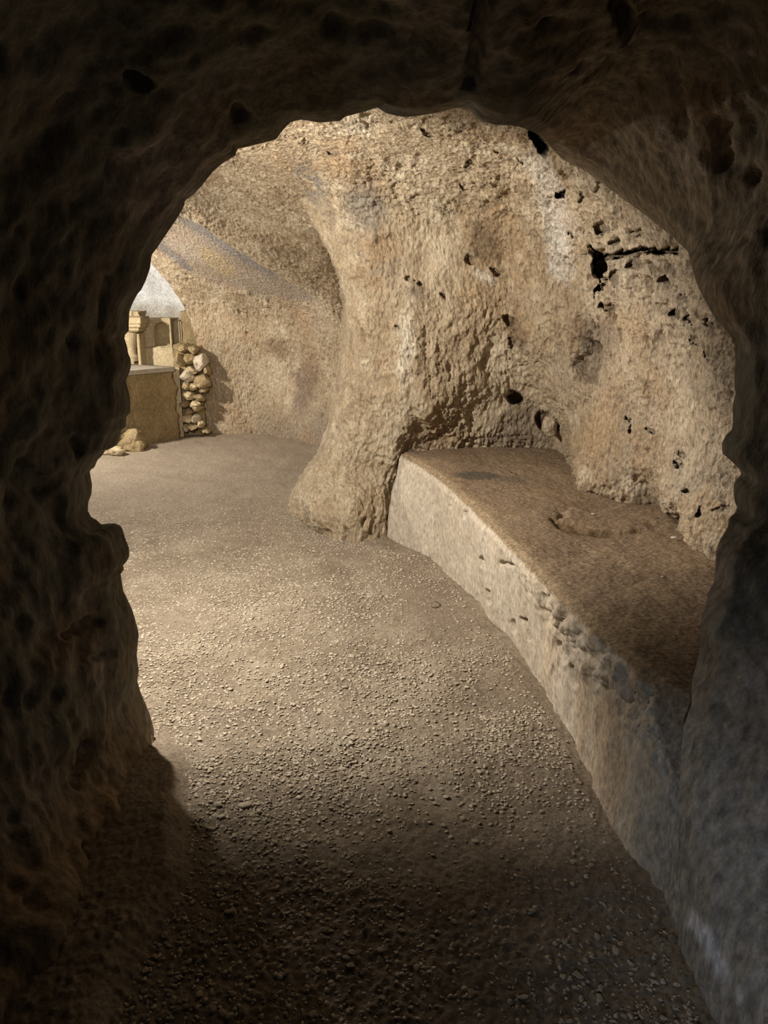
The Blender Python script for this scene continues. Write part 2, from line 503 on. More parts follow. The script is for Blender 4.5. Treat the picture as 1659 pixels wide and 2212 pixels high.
def hole(d, depth, soft=0.35):
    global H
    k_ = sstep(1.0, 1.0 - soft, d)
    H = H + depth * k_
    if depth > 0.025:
        paint(T, k_ * min(0.9, 0.45 + depth * 4), (0.10, 0.075, 0.05))  # shade inside the hole put into the colour, darker with depth


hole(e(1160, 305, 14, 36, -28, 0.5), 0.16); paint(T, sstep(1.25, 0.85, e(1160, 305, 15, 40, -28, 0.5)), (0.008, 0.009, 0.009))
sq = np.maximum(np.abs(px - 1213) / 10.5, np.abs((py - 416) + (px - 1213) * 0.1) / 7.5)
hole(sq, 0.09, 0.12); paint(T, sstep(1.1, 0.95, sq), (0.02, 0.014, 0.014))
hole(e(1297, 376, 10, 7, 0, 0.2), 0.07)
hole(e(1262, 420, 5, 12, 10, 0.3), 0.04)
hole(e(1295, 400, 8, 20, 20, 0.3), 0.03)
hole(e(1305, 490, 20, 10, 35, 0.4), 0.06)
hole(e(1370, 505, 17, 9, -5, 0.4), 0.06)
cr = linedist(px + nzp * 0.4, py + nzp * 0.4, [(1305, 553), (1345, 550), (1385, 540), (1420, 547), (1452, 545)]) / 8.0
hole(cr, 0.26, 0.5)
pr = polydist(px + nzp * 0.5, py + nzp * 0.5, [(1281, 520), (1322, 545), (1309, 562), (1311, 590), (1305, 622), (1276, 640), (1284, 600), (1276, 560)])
H += 0.24 * sstep(3, -6, pr); paint(T, sstep(2, -6, pr) * 0.85, (0.10, 0.075, 0.045))  # deep recess by the crack: its inner shade is painted in
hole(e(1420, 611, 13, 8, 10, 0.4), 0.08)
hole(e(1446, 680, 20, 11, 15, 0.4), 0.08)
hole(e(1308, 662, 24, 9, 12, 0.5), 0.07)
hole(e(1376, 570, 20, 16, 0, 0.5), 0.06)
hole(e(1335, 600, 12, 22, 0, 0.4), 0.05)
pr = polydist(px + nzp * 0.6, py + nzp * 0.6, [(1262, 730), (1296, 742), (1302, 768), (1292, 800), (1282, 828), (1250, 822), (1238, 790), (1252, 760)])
H += 0.04 * sstep(4, -12, pr); D -= 0.05 * sstep(4, -12, pr); paint(T, sstep(3, -12, pr) * 0.7, (0.12, 0.085, 0.055))  # shallow recess, darkened by colour to stand for its shade
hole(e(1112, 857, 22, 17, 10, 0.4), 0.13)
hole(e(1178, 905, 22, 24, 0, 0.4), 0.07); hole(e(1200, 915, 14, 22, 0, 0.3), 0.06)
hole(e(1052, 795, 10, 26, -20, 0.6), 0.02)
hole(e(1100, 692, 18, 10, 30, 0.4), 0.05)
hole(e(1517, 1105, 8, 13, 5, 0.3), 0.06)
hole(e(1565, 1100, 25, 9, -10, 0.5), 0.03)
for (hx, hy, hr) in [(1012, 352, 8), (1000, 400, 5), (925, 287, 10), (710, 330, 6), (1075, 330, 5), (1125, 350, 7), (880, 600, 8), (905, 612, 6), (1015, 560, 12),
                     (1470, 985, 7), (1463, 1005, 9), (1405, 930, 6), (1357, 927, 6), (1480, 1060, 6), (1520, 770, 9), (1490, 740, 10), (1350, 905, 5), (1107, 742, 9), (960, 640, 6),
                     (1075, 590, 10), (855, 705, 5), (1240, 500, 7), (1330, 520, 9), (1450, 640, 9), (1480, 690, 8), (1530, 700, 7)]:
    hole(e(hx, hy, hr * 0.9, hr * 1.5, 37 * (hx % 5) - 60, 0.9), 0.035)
# overhang line of the broken mass over the bench
D += 0.03 * sstep(1.1, 0.6, e(935, 880, 45, 60, -25))
# crease lines of the pillar foot
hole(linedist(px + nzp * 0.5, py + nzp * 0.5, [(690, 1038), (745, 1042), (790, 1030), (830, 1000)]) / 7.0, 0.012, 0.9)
ray = Pf - np.array([0, 0, CAM_Z]); ray /= np.linalg.norm(ray, axis=1, keepdims=True)
PA2 = Pf + NA.reshape(-1, 3) * D[:, None] + ray * H[:, None]
FA = grid_faces(NRA, NCA)
fx = PX[:-1, :-1].ravel(); fy = PY[:-1, :-1].ravel()
# who owns which stretch of rock
seam = np.interp(fy, [60, 300, 500, 650, 760, 860, 960, 1260], [1120, 1120, 1085, 1080, 1065, 1060, 1150, 1215]) + 10 * np.sin(fy * 0.09)
ceil_edge = 345 + 18 * np.sin(fx * 0.03) + 9 * np.sin(fx * 0.11)
isC = (fy < ceil_edge)
isP = (~isC) & (fx < seam)
isR = (~isC) & (~isP)
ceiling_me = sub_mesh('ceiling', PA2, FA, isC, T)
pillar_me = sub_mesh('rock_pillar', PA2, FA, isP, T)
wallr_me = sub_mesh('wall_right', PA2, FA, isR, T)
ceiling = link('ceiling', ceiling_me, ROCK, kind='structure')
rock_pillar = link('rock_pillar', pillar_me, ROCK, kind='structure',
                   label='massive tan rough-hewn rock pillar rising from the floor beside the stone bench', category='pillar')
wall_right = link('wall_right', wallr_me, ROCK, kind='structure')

# ---------------------------------------------------------------- back wall and the vault that comes down to it
rowsB = [
    (120, [(200, 2.9), (900, 2.95)]),
    (200, [(200, 3.3), (500, 3.35), (900, 3.3)]),
    (250, [(200, 3.7), (500, 3.7), (900, 3.62)]),
    (300, [(300, 4.2), (500, 4.1), (900, 4.0)]),
    (350, [(350, 4.85), (500, 4.7), (600, 4.5), (700, 4.35), (900, 4.4)]),
    (430, [(300, 6.1), (400, 5.85), (500, 5.45), (600, 5.05), (700, 4.78), (900, 5.0)]),
    (500, [(300, 7.5), (380, 7.1), (450, 6.65), (550, 6.05), (650, 5.5), (720, 5.25), (900, 5.6)]),
    (550, [(300, 8.2), (340, 8.0), (420, 7.5), (500, 6.95), (600, 6.4), (700, 5.9), (900, 6.0)]),
    (600, [(300, 8.7), (370, 8.3), (420, 8.15), (500, 7.75), (600, 7.15), (680, 6.6), (760, 6.3), (900, 6.3)]),
    (650, [(300, 8.8), (400, 8.5), (450, 8.45), (550, 8.15), (640, 7.65), (720, 7.0), (900, 6.6)]),
    (750, [(300, 8.8), (420, 8.65), (550, 8.55), (640, 8.2), (720, 7.6), (800, 7.0), (900, 6.7)]),
    (850, [(300, 8.8), (440, 8.7), (550, 8.7), (640, 8.4), (720, 7.9), (800, 7.2), (900, 6.8)]),
    (935, [(300, 8.8), (450, 8.72), (550, 8.68), (640, 8.3), (720, 7.8), (800, 7.2), (900, 6.8)]),
    (990, [(300, 8.8), (450, 8.72), (550, 8.68), (640, 8.3), (720, 7.8), (800, 7.2), (900, 6.8)]),
]
leftB = ([120, 250, 350, 430, 500, 540, 560, 580, 600, 620, 650, 690, 720, 745, 800, 990],
         [200, 260, 290, 300, 300, 305, 318, 338, 356, 371, 391, 411, 419, 426, 430, 432])
rightB = ([120, 350, 450, 550, 990], [860, 820, 820, 840, 860])
NRB, NCB = 400, 270
BX, BY, BD = lattice(rowsB, NRB, NCB, leftB, rightB, 120, 990, soft=60)
PB = at_y(BX, BY, BD)
NBn = smooth_grid(grid_normals(smooth_grid(PB, 4)), 2)
tB = np.array([0, 0, CAM_Z]) - PB
if (NBn[250, 150] * tB[250, 150]).sum() < 0:
    NBn = -NBn
px, py = BX.ravel(), BY.ravel()
Pf = PB.reshape(-1, 3)
nzp = fbm(Pf * 6, 4, 520) * 26
D = chisel(Pf, 500, 0.4, 0.9)
band = polydist(px + nzp, py + nzp, [(330, 520), (385, 462), (430, 480), (500, 525), (560, 565), (640, 610), (700, 665), (640, 655), (560, 640), (470, 625), (400, 585), (340, 548)])
smoothband = sstep(6, -8, band)
D = D * (1 - 0.6 * smoothband) - 0.015 * smoothband
D += 0.03 * sstep(30, 4, linedist(px + nzp * 0.3, py + nzp * 0.3, [(440, 470), (510, 518), (600, 575), (700, 655)])) * (py < 0.55 * px + 262)
T = blank(len(Pf))
paint(T, sstep(0.1, 0.4, fbm(Pf * 1.6, 4, 531)) * 0.4, (0.40, 0.27, 0.16))
paint(T, sstep(0.1, 0.4, fbm(Pf * 1.9 + 3, 4, 532)) * 0.4, (0.33, 0.28, 0.21))
paint(T, smoothband * 0.8, (0.36, 0.305, 0.255))
g = linedist(px + nzp * 0.7, py + nzp * 0.7, [(385, 470), (455, 510), (520, 555), (590, 588)])
paint(T, sstep(17, 5, g) * smoothband * 0.8, (0.25, 0.24, 0.235))
g = linedist(px + nzp * 0.7, py + nzp * 0.7, [(345, 532), (400, 575)])
paint(T, sstep(15, 4, g) * smoothband * 0.85, (0.22, 0.20, 0.19))
paint(T, sstep(1.1, 0.8, ellipse(px + nzp * 0.4, py + nzp * 0.4, 468, 570, 50, 18, 35)) * 0.9, (0.45, 0.36, 0.23))
paint(T, sstep(1.3, 0.5, ellipse(px + nzp, py + nzp, 655, 830, 28, 70, 8)) * 0.75, (0.22, 0.165, 0.13))
paint(T, sstep(1.3, 0.4, ellipse(px + nzp, py + nzp, 600, 750, 38, 26, 30)) * 0.7, (0.24, 0.165, 0.10))
paint(T, sstep(845, 935, py + nzp * 1.5) * sstep(480, 560, px) * 0.55, (0.27, 0.225, 0.185))
paint(T, sstep(1.3, 0.5, ellipse(px + nzp, py + nzp, 690, 700, 22, 60, -25)) * 0.4, (0.5, 0.43, 0.34))
PB2 = Pf + NBn.reshape(-1, 3) * D[:, None]
FB = grid_faces(NRB, NCB)
wall_back = link('wall_back', mesh_from('wall_back', PB2, FB, T), ROCK, kind='structure')

# ---------------------------------------------------------------- whitewashed gable at the far end
gx = np.linspace(-4.6, -1.2, 90); gz = np.linspace(-0.2, 3.0, 80)
GX, GZ = np.meshgrid(gx, gz)
PG = np.stack([GX, 9.45 + 0.10 * (GX + 2.4) ** 2 * -0.3, GZ], -1)
d = fbm(PG.reshape(-1, 3) * 2.5, 4, 600) * 0.06
PG = PG.reshape(-1, 3); PG[:, 1] += d
T = blank(len(PG))
gpx, gpy, _ = project(PG)
wn = fbm(PG * 3, 4, 601)
paint(T, sstep(0.0, 0.3, wn) * 0.5, (0.36, 0.33, 0.29))
paint(T, sstep(650, 685, gpy + wn * 30) * 0.75, (0.36, 0.30, 0.22))
link('wall_far', mesh_from('wall_far', PG, grid_faces(80, 90), T), WHITEWASH, kind='structure')

# ---------------------------------------------------------------- floor
ys = np.concatenate([np.linspace(-1.4, 1.0, 40)[:-1], np.geomspace(1.0, 9.6, 470)])
us = np.linspace(-1, 1, 420)
YY, UU = np.meshgrid(ys, us, indexing='ij')
XX = UU * np.clip(0.95 + 0.42 * np.clip(YY - 1.0, 0, 9), 0.95, 4.4) - 0.13 * np.clip(YY - 2, 0, 9)
PFl = np.stack([XX, YY, np.zeros_like(XX)], -1).reshape(-1, 3)
h = fbm(PFl * 1.3, 3, 700) * 0.035 + fbm(PFl * 6, 3, 701) * 0.012
w1, _ = worley(PFl * np.array([42, 42, 1]), 702)
nearw = sstep(6.0, 2.5, PFl[:, 1])
dens = 0.35 + 0.65 * sstep(-0.15, 0.2, fbm(PFl * 1.9, 2, 703))
h += (sstep(0.5, 0.1, w1) - 0.3) * 0.007 * dens * nearw
h += fbm(PFl * 55, 3, 704) * 0.007
PFl[:, 2] = h - 0.005
# dust banked against the passage wall on the left
xl = np.interp(PFl[:, 1], [-1.4, 1.3, 1.47, 1.67, 2.27, 2.5, 3.0, 9], [-0.66, -0.635, -0.62, -0.58, -0.73, -0.9, -3, -4])
PFl[:, 2] += 0.045 * sstep(0.09, 0.0, PFl[:, 0] - xl) * sstep(2.5, 1.9, PFl[:, 1])
T = blank(len(PFl))
fpx, fpy, _ = project(PFl)
nf = fbm(PFl * 2.2, 4, 705)
paint(T, sstep(0.02, 0.3, nf) * 0.5, (0.22, 0.175, 0.135))
paint(T, sstep(0.05, 0.35, fbm(PFl * 3.5 + 7, 4, 706)) * 0.35, (0.37, 0.315, 0.245))
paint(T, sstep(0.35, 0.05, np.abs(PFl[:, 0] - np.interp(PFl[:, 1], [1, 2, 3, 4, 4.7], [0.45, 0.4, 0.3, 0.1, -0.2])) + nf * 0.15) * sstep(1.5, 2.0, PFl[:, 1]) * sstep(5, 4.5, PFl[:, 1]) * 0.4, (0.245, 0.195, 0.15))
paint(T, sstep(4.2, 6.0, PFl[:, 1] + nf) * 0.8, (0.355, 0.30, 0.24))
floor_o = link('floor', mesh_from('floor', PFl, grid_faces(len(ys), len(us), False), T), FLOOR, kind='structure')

# ---------------------------------------------------------------- near rock: the low passage and its opening
contour = [  # photo pixel of the rim, metres ahead
    (352, 1900, 1.70), (330, 1700, 2.15), (334, 1625, 2.28), (331, 1575, 2.36), (322, 1538, 2.38), (303, 1494, 2.38), (296, 1472, 2.36), (300, 1447, 2.34), (295, 1415, 2.33), (299, 1371, 2.32), (295, 1352, 2.32),
    (285, 1317, 2.31), (268, 1276, 2.30), (262, 1240, 2.30), (270, 1228, 2.30), (265, 1220, 2.30), (274, 1215, 2.30), (281, 1200, 2.30), (280, 1182, 2.30), (271, 1160, 2.30),
    (264, 1136, 2.30), (253, 1129, 2.29), (235, 1128, 2.28), (221, 1133, 2.27), (207, 1120, 2.26), (199, 1118, 2.26), (191, 1103, 2.26), (192, 1085, 2.26), (199, 1067, 2.26),
    (200, 1049, 2.26), (195, 1016, 2.26), (206, 1010, 2.26), (211, 995, 2.26), (221, 985, 2.26), (229, 971, 2.26), (241, 968, 2.27), (250, 962, 2.27), (256, 945, 2.27), (262, 928, 2.27),
    (271, 923, 2.27), (272, 900, 2.27), (281, 891, 2.27), (281, 868, 2.27), (278, 845, 2.27), (272, 822, 2.27), (280, 803, 2.27), (283, 788, 2.27), (281, 773, 2.27), (276, 763, 2.27), (275, 750, 2.27),
    (269, 731, 2.27), (271, 721, 2.27), (279, 716, 2.27), (278, 702, 2.27), (281, 672, 2.27), (289, 651, 2.27), (297, 634, 2.27), (305, 625, 2.27), (314, 605, 2.27), (323, 579, 2.27), (326, 550, 2.27),
    (340, 532, 2.27), (370, 488, 2.26), (382, 471, 2.26), (398, 445, 2.26), (399, 433, 2.26), (416, 420, 2.26), (436, 400, 2.25), (458, 371, 2.25), (480, 352, 2.25), (509, 336, 2.25), (512, 322, 2.25),
    (550, 312, 2.25), (595, 300, 2.25), (608, 282, 2.25), (629, 262, 2.25), (650, 258, 2.25), (690, 265, 2.25), (735, 262, 2.25), (745, 253, 2.25), (790, 240, 2.25), (815, 233, 2.25),
    (835, 246, 2.25), (870, 253, 2.25), (905, 252, 2.25), (960, 240, 2.25), (985, 233, 2.25), (1010, 236, 2.25), (1038, 262, 2.25), (1070, 270, 2.26), (1110, 272, 2.28), (1145, 282, 2.5), (1172, 296, 2.85),
    (1190, 318, 3.12), (1215, 345, 3.2), (1265, 372, 3.15), (1330, 418, 3.05), (1400, 470, 2.92), (1455, 515, 2.78), (1486, 545, 2.62), (1497, 590, 2.48), (1510, 625, 2.4), (1527, 658, 2.35), (1545, 690, 2.33), (1572, 717, 2.3),
    (1587, 740, 2.28), (1590, 780, 2.26), (1586, 835, 2.24), (1590, 850, 2.22), (1584, 873, 2.22), (1584, 915, 2.2), (1581, 929, 2.2), (1571, 938, 2.2), (1561, 956, 2.18), (1561, 978, 2.17), (1581, 995, 2.16),
    (1598, 1013, 2.15), (1602, 1024, 2.15), (1592, 1034, 2.14), (1584, 1045, 2.13), (1583, 1063, 2.12), (1587, 1084, 2.11), (1592, 1096, 2.1), (1588, 1107, 2.08), (1574, 1119, 2.06), (1571, 1138, 2.05),
    (1561, 1157, 2.03), (1552, 1172, 2.01), (1545, 1192, 2.0), (1546, 1225, 1.98), (1543, 1258, 1.95), (1530, 1281, 1.92), (1528, 1298, 1.9), (1518, 1326, 1.88), (1515, 1387, 1.84), (1508, 1423, 1.82),
    (1495, 1469, 1.78), (1494, 1520, 1.75), (1477, 1570, 1.71), (1474, 1612, 1.69), (1469, 1675, 1.65), (1461, 1725, 1.62), (1468, 1762, 1.59), (1467, 1808, 1.56), (1468, 1900, 1.52), (1468, 2000, 1.48)]
C3 = at_y(*np.array(contour, float).T)
C3 = np.vstack([[C3[0] + np.array([0.0, 0, -0.10])], C3, [C3[-1] * np.array([1, 1, 0]) + np.array([0.0, 0, -0.12])]])
seg = np.r_[0, np.cumsum(np.linalg.norm(np.diff(C3, axis=0), axis=1))]
NU = 820
uu = np.linspace(0, seg[-1], NU)
CJ = np.stack([np.interp(uu, seg, C3[:, k]) for k in range(3)], -1)


def sm1(A, it):
    for _ in range(it):
        B = A.copy(); B[1:-1] = (A[:-2] + 2 * A[1:-1] + A[2:]) / 4; A = B
    return A


CS1 = sm1(CJ, 120); CS = sm1(CJ, 1500)
ctr = np.array([0.08, 0, 0.95])
out = CS.copy(); out[:, 0] -= ctr[0]; out[:, 1] = 0; out[:, 2] -= ctr[2]
out /= np.linalg.norm(out, axis=1, keepdims=True)
rings = []; fadej = []
for r in np.linspace(1.5, 0, 22)[:-1]:          # chamber side of the opening
    ring = CJ + out * r * np.array([1, 1, 1]); ring[:, 1] = CJ[:, 1] + 0.10 * r + 0.05 * min(1, r / 0.1)
    mixw = min(1, r / 0.25); ring[:, [0, 2]] = ring[:, [0, 2]] * (1 - mixw) + (CS + out * r)[:, [0, 2]] * mixw
    rings.append(ring); fadej.append(0.25)
tt = np.r_[np.linspace(0, 0.5, 170)[:-1], np.linspace(0.5, 1, 60)]
for t in tt:
    Yn = CJ[:, 1] * (1 - t) + (-1.35) * t
    a = float(sstep(0.0, 0.10, np.array(t))); bq = float(sstep(0.03, 0.35, np.array(t)))
    base = CJ * (1 - a) + CS1 * a
    base = base * (1 - bq) + CS * bq
    # the walls lean out a little nearer to the viewer, the feet stay in line
    swell = 0.62 * float(np.clip((t - 0.035) / 0.5, 0, 1) ** 0.9) * np.clip((CS[:, 2] - 0.1) / 0.6, 0, 1)
    base = base + out * swell[:, None]
    base[:, 1] = Yn
    rings.append(base); fadej.append(0.10 + 0.9 * float(sstep(0.0, 0.12, np.array(t))))
PW = np.array(rings); fj = np.repeat(np.array(fadej)[:, None], NU, 1).ravel()
NRW = len(rings)
NW = smooth_grid(grid_normals(smooth_grid(PW, 10)), 6)
mid = NRW // 2
inward = np.array([0.08, 0, 0.95]) - PW[mid, NU // 2]; inward[1] = 0
if (NW[mid, NU // 2] * inward).sum() < 0:
    NW = -NW
Pf = PW.reshape(-1, 3)
px, py, dpt = project(Pf)
Q = Pf * np.array([1, 1, 0.8])
D = fbm(Q * 3.2, 3, 800) * 0.07 + (billow(Q * 5.5, 2, 801) - 0.22) * 0.055 + fbm(Q * 22, 3, 802) * 0.016
g1, g2 = worley(Q * 9, 803)
D += -sstep(0.3, 0.08, g1) * 0.02
smoothR = sstep(0.45, 0.65, Pf[:, 0]) * sstep(0.8, 0.3, Pf[:, 2])
D *= (1 - 0.65 * smoothR)
jn = fbm(Q * 9, 3, 805) * 26
vis = (dpt > 0.3) & (Pf[:, 1] > 0.5)


def groove(pts, w, depth):
    global D
    dd = linedist(px + jn, py + jn, pts)
    D = D - depth * sstep(w, w * 0.3, dd) * vis * (fj > 0.4)


groove([(1060, -40), (1040, 40), (1030, 110), (1015, 185)], 22, 0.06)
groove([(520, 255), (545, 285)], 24, 0.05)
groove([(290, 180), (330, 190)], 18, 0.04)
groove([(1335, 0), (1350, 35)], 30, 0.05)
groove([(170, 960), (185, 1010)], 16, 0.05)
groove([(230, 600), (225, 720), (240, 860), (215, 960)], 14, 0.03)
groove([(150, 1375), (215, 1330), (262, 1320)], 14, 0.045)
groove([(190, 1420), (270, 1410)], 12, 0.03)
groove([(60, 1040), (100, 1060)], 40, 0.04)
groove([(120, 1090), (160, 1130)], 40, 0.04)
groove([(1620, 1085), (1615, 1120)], 22, 0.05)
groove([(205, 1610), (190, 1700)], 14, 0.03)
groove([(1610, 950), (1620, 1010)], 18, 0.03)
groove([(235, 1940), (255, 1990)], 10, 0.03)
T = blank(len(Pf))
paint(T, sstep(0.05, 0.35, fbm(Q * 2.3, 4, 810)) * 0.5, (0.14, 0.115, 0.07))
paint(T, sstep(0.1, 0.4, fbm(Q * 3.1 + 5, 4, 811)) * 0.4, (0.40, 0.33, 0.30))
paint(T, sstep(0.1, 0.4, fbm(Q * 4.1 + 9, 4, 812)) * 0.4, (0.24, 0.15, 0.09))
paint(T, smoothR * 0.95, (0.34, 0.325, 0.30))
wp = linedist(px + jn, py + jn, [(1500, 1990), (1540, 2040), (1560, 2100), (1590, 2150)])
paint(T, sstep(26, 8, wp) * vis * sstep(-0.25, 0.15, fbm(Q * 12, 3, 815)), (0.62, 0.63, 0.68))
wp = linedist(px + jn, py + jn, [(100, 2040), (170, 1980), (190, 2010)])
paint(T, sstep(24, 6, wp) * vis * sstep(-0.2, 0.2, fbm(Q * 12, 3, 816)) * 0.8, (0.5, 0.47, 0.46))
paint(T, sstep(0.35, 0.0, Pf[:, 2]) * sstep(-0.3, -0.5, Pf[:, 0]) * sstep(2.6, 2.0, Pf[:, 1]) * 0.5, (0.40, 0.26, 0.13))
tq = np.repeat(np.r_[np.zeros(21), tt][:, None], NU, 1).ravel()
paint(T, sstep(0.28, 0.02, tq) * sstep(1120, 1250, px) * sstep(760, 560, py) * 0.8, (0.27, 0.215, 0.15))
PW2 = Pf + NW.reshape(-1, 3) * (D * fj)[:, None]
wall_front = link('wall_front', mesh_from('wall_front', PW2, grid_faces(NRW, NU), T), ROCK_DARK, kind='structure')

# ---------------------------------------------------------------- rock-cut bench along the right wall
edge_px = np.array([(862, 980, .53), (905, 1003, .525), (960, 1042, .50), (1015, 1095, .48), (1070, 1150, .48), (1140, 1225, .475), (1200, 1290, .47), (1270, 1352, .47), (1340, 1415, .47)], float)
E = np.array([at_z(a, b, c) for a, b, c in edge_px])
base_px = np.array([(833, 1156), (880, 1180), (958, 1220), (1000, 1265), (1050, 1322), (1105, 1385), (1160, 1465), (1215, 1560), (1270, 1660), (1330, 1790), (1400, 1880)], float)
B = at_z(base_px[:, 0], base_px[:, 1], 0.0)
NYb = 420; NS = 260
yb = np.linspace(5.3, 1.15, NYb)


def fx_of(Ax, A_val, y):
    o = np.argsort(Ax); return np.interp(y, np.array(Ax)[o], np.array(A_val)[o])


xe = fx_of(list(E[:, 1]) + [5.3, 1.85, 1.66, 1.5, 1.3, 1.15], list(E[:, 0]) + [E[0, 0] + 0.01, 0.715, 0.755, 0.775, 0.775, 0.775], yb)
ze = fx_of(list(E[:, 1]) + [5.3, 1.85, 1.70, 1.58, 1.45, 1.15], list(E[:, 2]) + [0.53, .46, .43, .34, 0.20, 0.08], yb)
xb = fx_of(list(B[:, 1]) + [5.3, 1.6, 1.45, 1.15], list(B[:, 0]) + [B[0, 0], .715, .70, .70], yb)
xe, ze, xb = [sm1(a, 10) for a in (xe, ze, xb)]
secs = []
for i in range(NYb):
    pts = np.array([(xb[i] - 0.01, -0.10), (xb[i], 0.0), (xb[i] * .6 + xe[i] * .4, ze[i] * 0.45), (xe[i] + 0.0, ze[i] - 0.045), (xe[i] + 0.012, ze[i] - 0.012), (xe[i] + 0.045, ze[i]), (xe[i] + 0.25, ze[i] + 0.006), (1.75, ze[i] + 0.01)])
    ll = np.r_[0, np.cumsum(np.hypot(*np.diff(pts, axis=0).T))]
    front = ll[5]
    sp_ = np.r_[np.linspace(0, front, 130)[:-1], np.linspace(front, ll[-1], NS - 129)]
    secs.append(np.stack([np.interp(sp_, ll, pts[:, 0]), np.full(NS, yb[i]), np.interp(sp_, ll, pts[:, 1])], -1))
PBn = np.array(secs)
cap = np.interp(PBn[..., 1] + 0.8 * np.clip(PBn[..., 0] - 0.68, 0, 0.6), [1.2, 1.45, 1.62, 1.78, 1.92, 2.0], [0.04, 0.12, 0.23, 0.33, 0.46, 0.9])
PBn[..., 2] = np.minimum(PBn[..., 2], cap)
NBe = smooth_grid(grid_normals(smooth_grid(PBn, 4)), 3)
if NBe[200, 220, 2] < 0:
    NBe = -NBe
Pf = PBn.reshape(-1, 3)
px, py, dpt = project(Pf)
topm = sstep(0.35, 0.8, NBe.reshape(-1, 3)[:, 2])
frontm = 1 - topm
Qs = Pf * np.array([1, 1, 0.45])
D = frontm * (fbm(Qs * 4, 3, 900) * 0.035 + fbm(Qs * 26, 3, 901) * 0.010)
D += topm * (fbm(Pf * 2.3, 3, 902) * 0.025 + fbm(Pf * 11, 3, 903) * 0.008 + fbm(Pf * 45, 2, 904) * 0.004)
nearb = sstep(3.3, 2.1, Pf[:, 1])
w1, _ = worley(Qs * np.array([23, 23, 19]), 905)
hmask = sstep(0.0, 0.3, fbm(Qs * 3.5, 2, 906))
D -= frontm * sstep(0.34, 0.12, w1) * 0.034 * (0.5 + 0.5 * nearb) * hmask
D += frontm * (billow(Pf * 12, 3, 907) - 0.2) * 0.09 * nearb * sstep(0.22, 0.36, Pf[:, 2])
jn = fbm(Pf * 9, 3, 908) * 20


def groove2(pts, w, depth):
    global D
    D = D - depth * sstep(w, w * 0.3, linedist(px + jn * 0.4, py + jn * 0.4, pts))


groove2([(972, 1052), (970, 1092)], 4, 0.015)
groove2([(1008, 1105), (1006, 1122)], 4, 0.02)
groove2([(1045, 1205), (1050, 1222)], 6, 0.03)
groove2([(1080, 1218), (1103, 1222)], 6, 0.02)
groove2([(1058, 1275), (1062, 1300)], 6, 0.03)
groove2([(1105, 1345), (1110, 1362)], 7, 0.03)
groove2([(1130, 1340), (1140, 1380)], 6, 0.03)
groove2([(1203, 1395), (1215, 1425)], 9, 0.05)
groove2([(1230, 1440), (1240, 1480)], 8, 0.03)
groove2([(1290, 1740), (1310, 1760)], 4, 0.01)
# worn hollow with a crumbling lip at the back of the seat
hollow = polydist(px + jn, py + jn, [(1195, 1122), (1245, 1098), (1330, 1092), (1420, 1062), (1440, 1105), (1475, 1140), (1400, 1150), (1330, 1152), (1260, 1148), (1215, 1138)])
D += topm * 0.012 * sstep(4, -14, hollow)
D -= topm * 0.018 * sstep(9, 2, np.abs(hollow)) * sstep(1440, 1300, px) * sstep(1090, 1120, py)
T = blank(len(Pf))
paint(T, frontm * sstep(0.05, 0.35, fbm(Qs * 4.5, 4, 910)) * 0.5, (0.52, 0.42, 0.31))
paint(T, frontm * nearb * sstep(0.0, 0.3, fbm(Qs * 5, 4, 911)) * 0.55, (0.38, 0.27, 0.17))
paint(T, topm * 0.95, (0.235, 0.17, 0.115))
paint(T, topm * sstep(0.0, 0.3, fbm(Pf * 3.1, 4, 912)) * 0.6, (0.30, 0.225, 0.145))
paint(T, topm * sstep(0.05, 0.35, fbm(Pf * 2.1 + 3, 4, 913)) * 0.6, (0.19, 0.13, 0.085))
paint(T, topm * sstep(1.15, 0.7, ellipse(px + jn * 0.5, py + jn * 0.3, 1030, 1027, 52, 11, 2)) * 0.85, (0.10, 0.09, 0.075))
paint(T, topm * sstep(1.15, 0.6, ellipse(px + jn * 0.5, py + jn * 0.3, 1095, 1035, 60, 10, 5)) * 0.5, (0.13, 0.11, 0.09))
paint(T, topm * sstep(12, 2, np.abs(hollow)) * sstep(1110, 1130, py) * sstep(1380, 1300, px) * 0.8, (0.12, 0.075, 0.035))
rimm = topm * sstep(0.12, 0.03, Pf[:, 0] - np.repeat(xe, NS)) * 0.6
paint(T, rimm, (0.36, 0.275, 0.175))
paint(T, sstep(1.85, 1.6, Pf[:, 1] + jn * 0.004) * sstep(0.46, 0.38, Pf[:, 2]) * 0.95, (0.34, 0.325, 0.30))
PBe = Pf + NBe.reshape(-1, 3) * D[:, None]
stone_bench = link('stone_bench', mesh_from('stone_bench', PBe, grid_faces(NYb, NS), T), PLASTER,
                   label='long low rock-cut bench with pale front and brown dusty top along right wall', category='bench', kind='thing')


# ---------------------------------------------------------------- stones
def lump_mesh(name, seed, sx=1.0, sy=0.8, sz=0.6, rough=0.25, sub=2, flat=True):
    import bmesh
    bm = bmesh.new()
    bmesh.ops.create_icosphere(bm, subdivisions=sub, radius=1.0)
    V = np.array([v.co[:] for v in bm.verts])
    n = fbm(V * 1.1 + seed * 3.7, 2, seed) * rough * 2
    # facet: clip by a few random planes
    r = np.random.default_rng(seed)
    V = V * (1 + n)[:, None]
    for _ in range(9):
        q = r.normal(size=3); q /= np.linalg.norm(q); lim = r.uniform(0.62, 0.92)
        dd = V @ q - lim
        V = V - np.clip(dd, 0, None)[:, None] * q * 0.9
    V *= np.array([sx, sy, sz])
    for v, c in zip(bm.verts, V):
        v.co = c
    me = bpy.data.meshes.new(name)
    bm.to_mesh(me); bm.free()
    if not flat:
        me.shade_smooth()
    return me


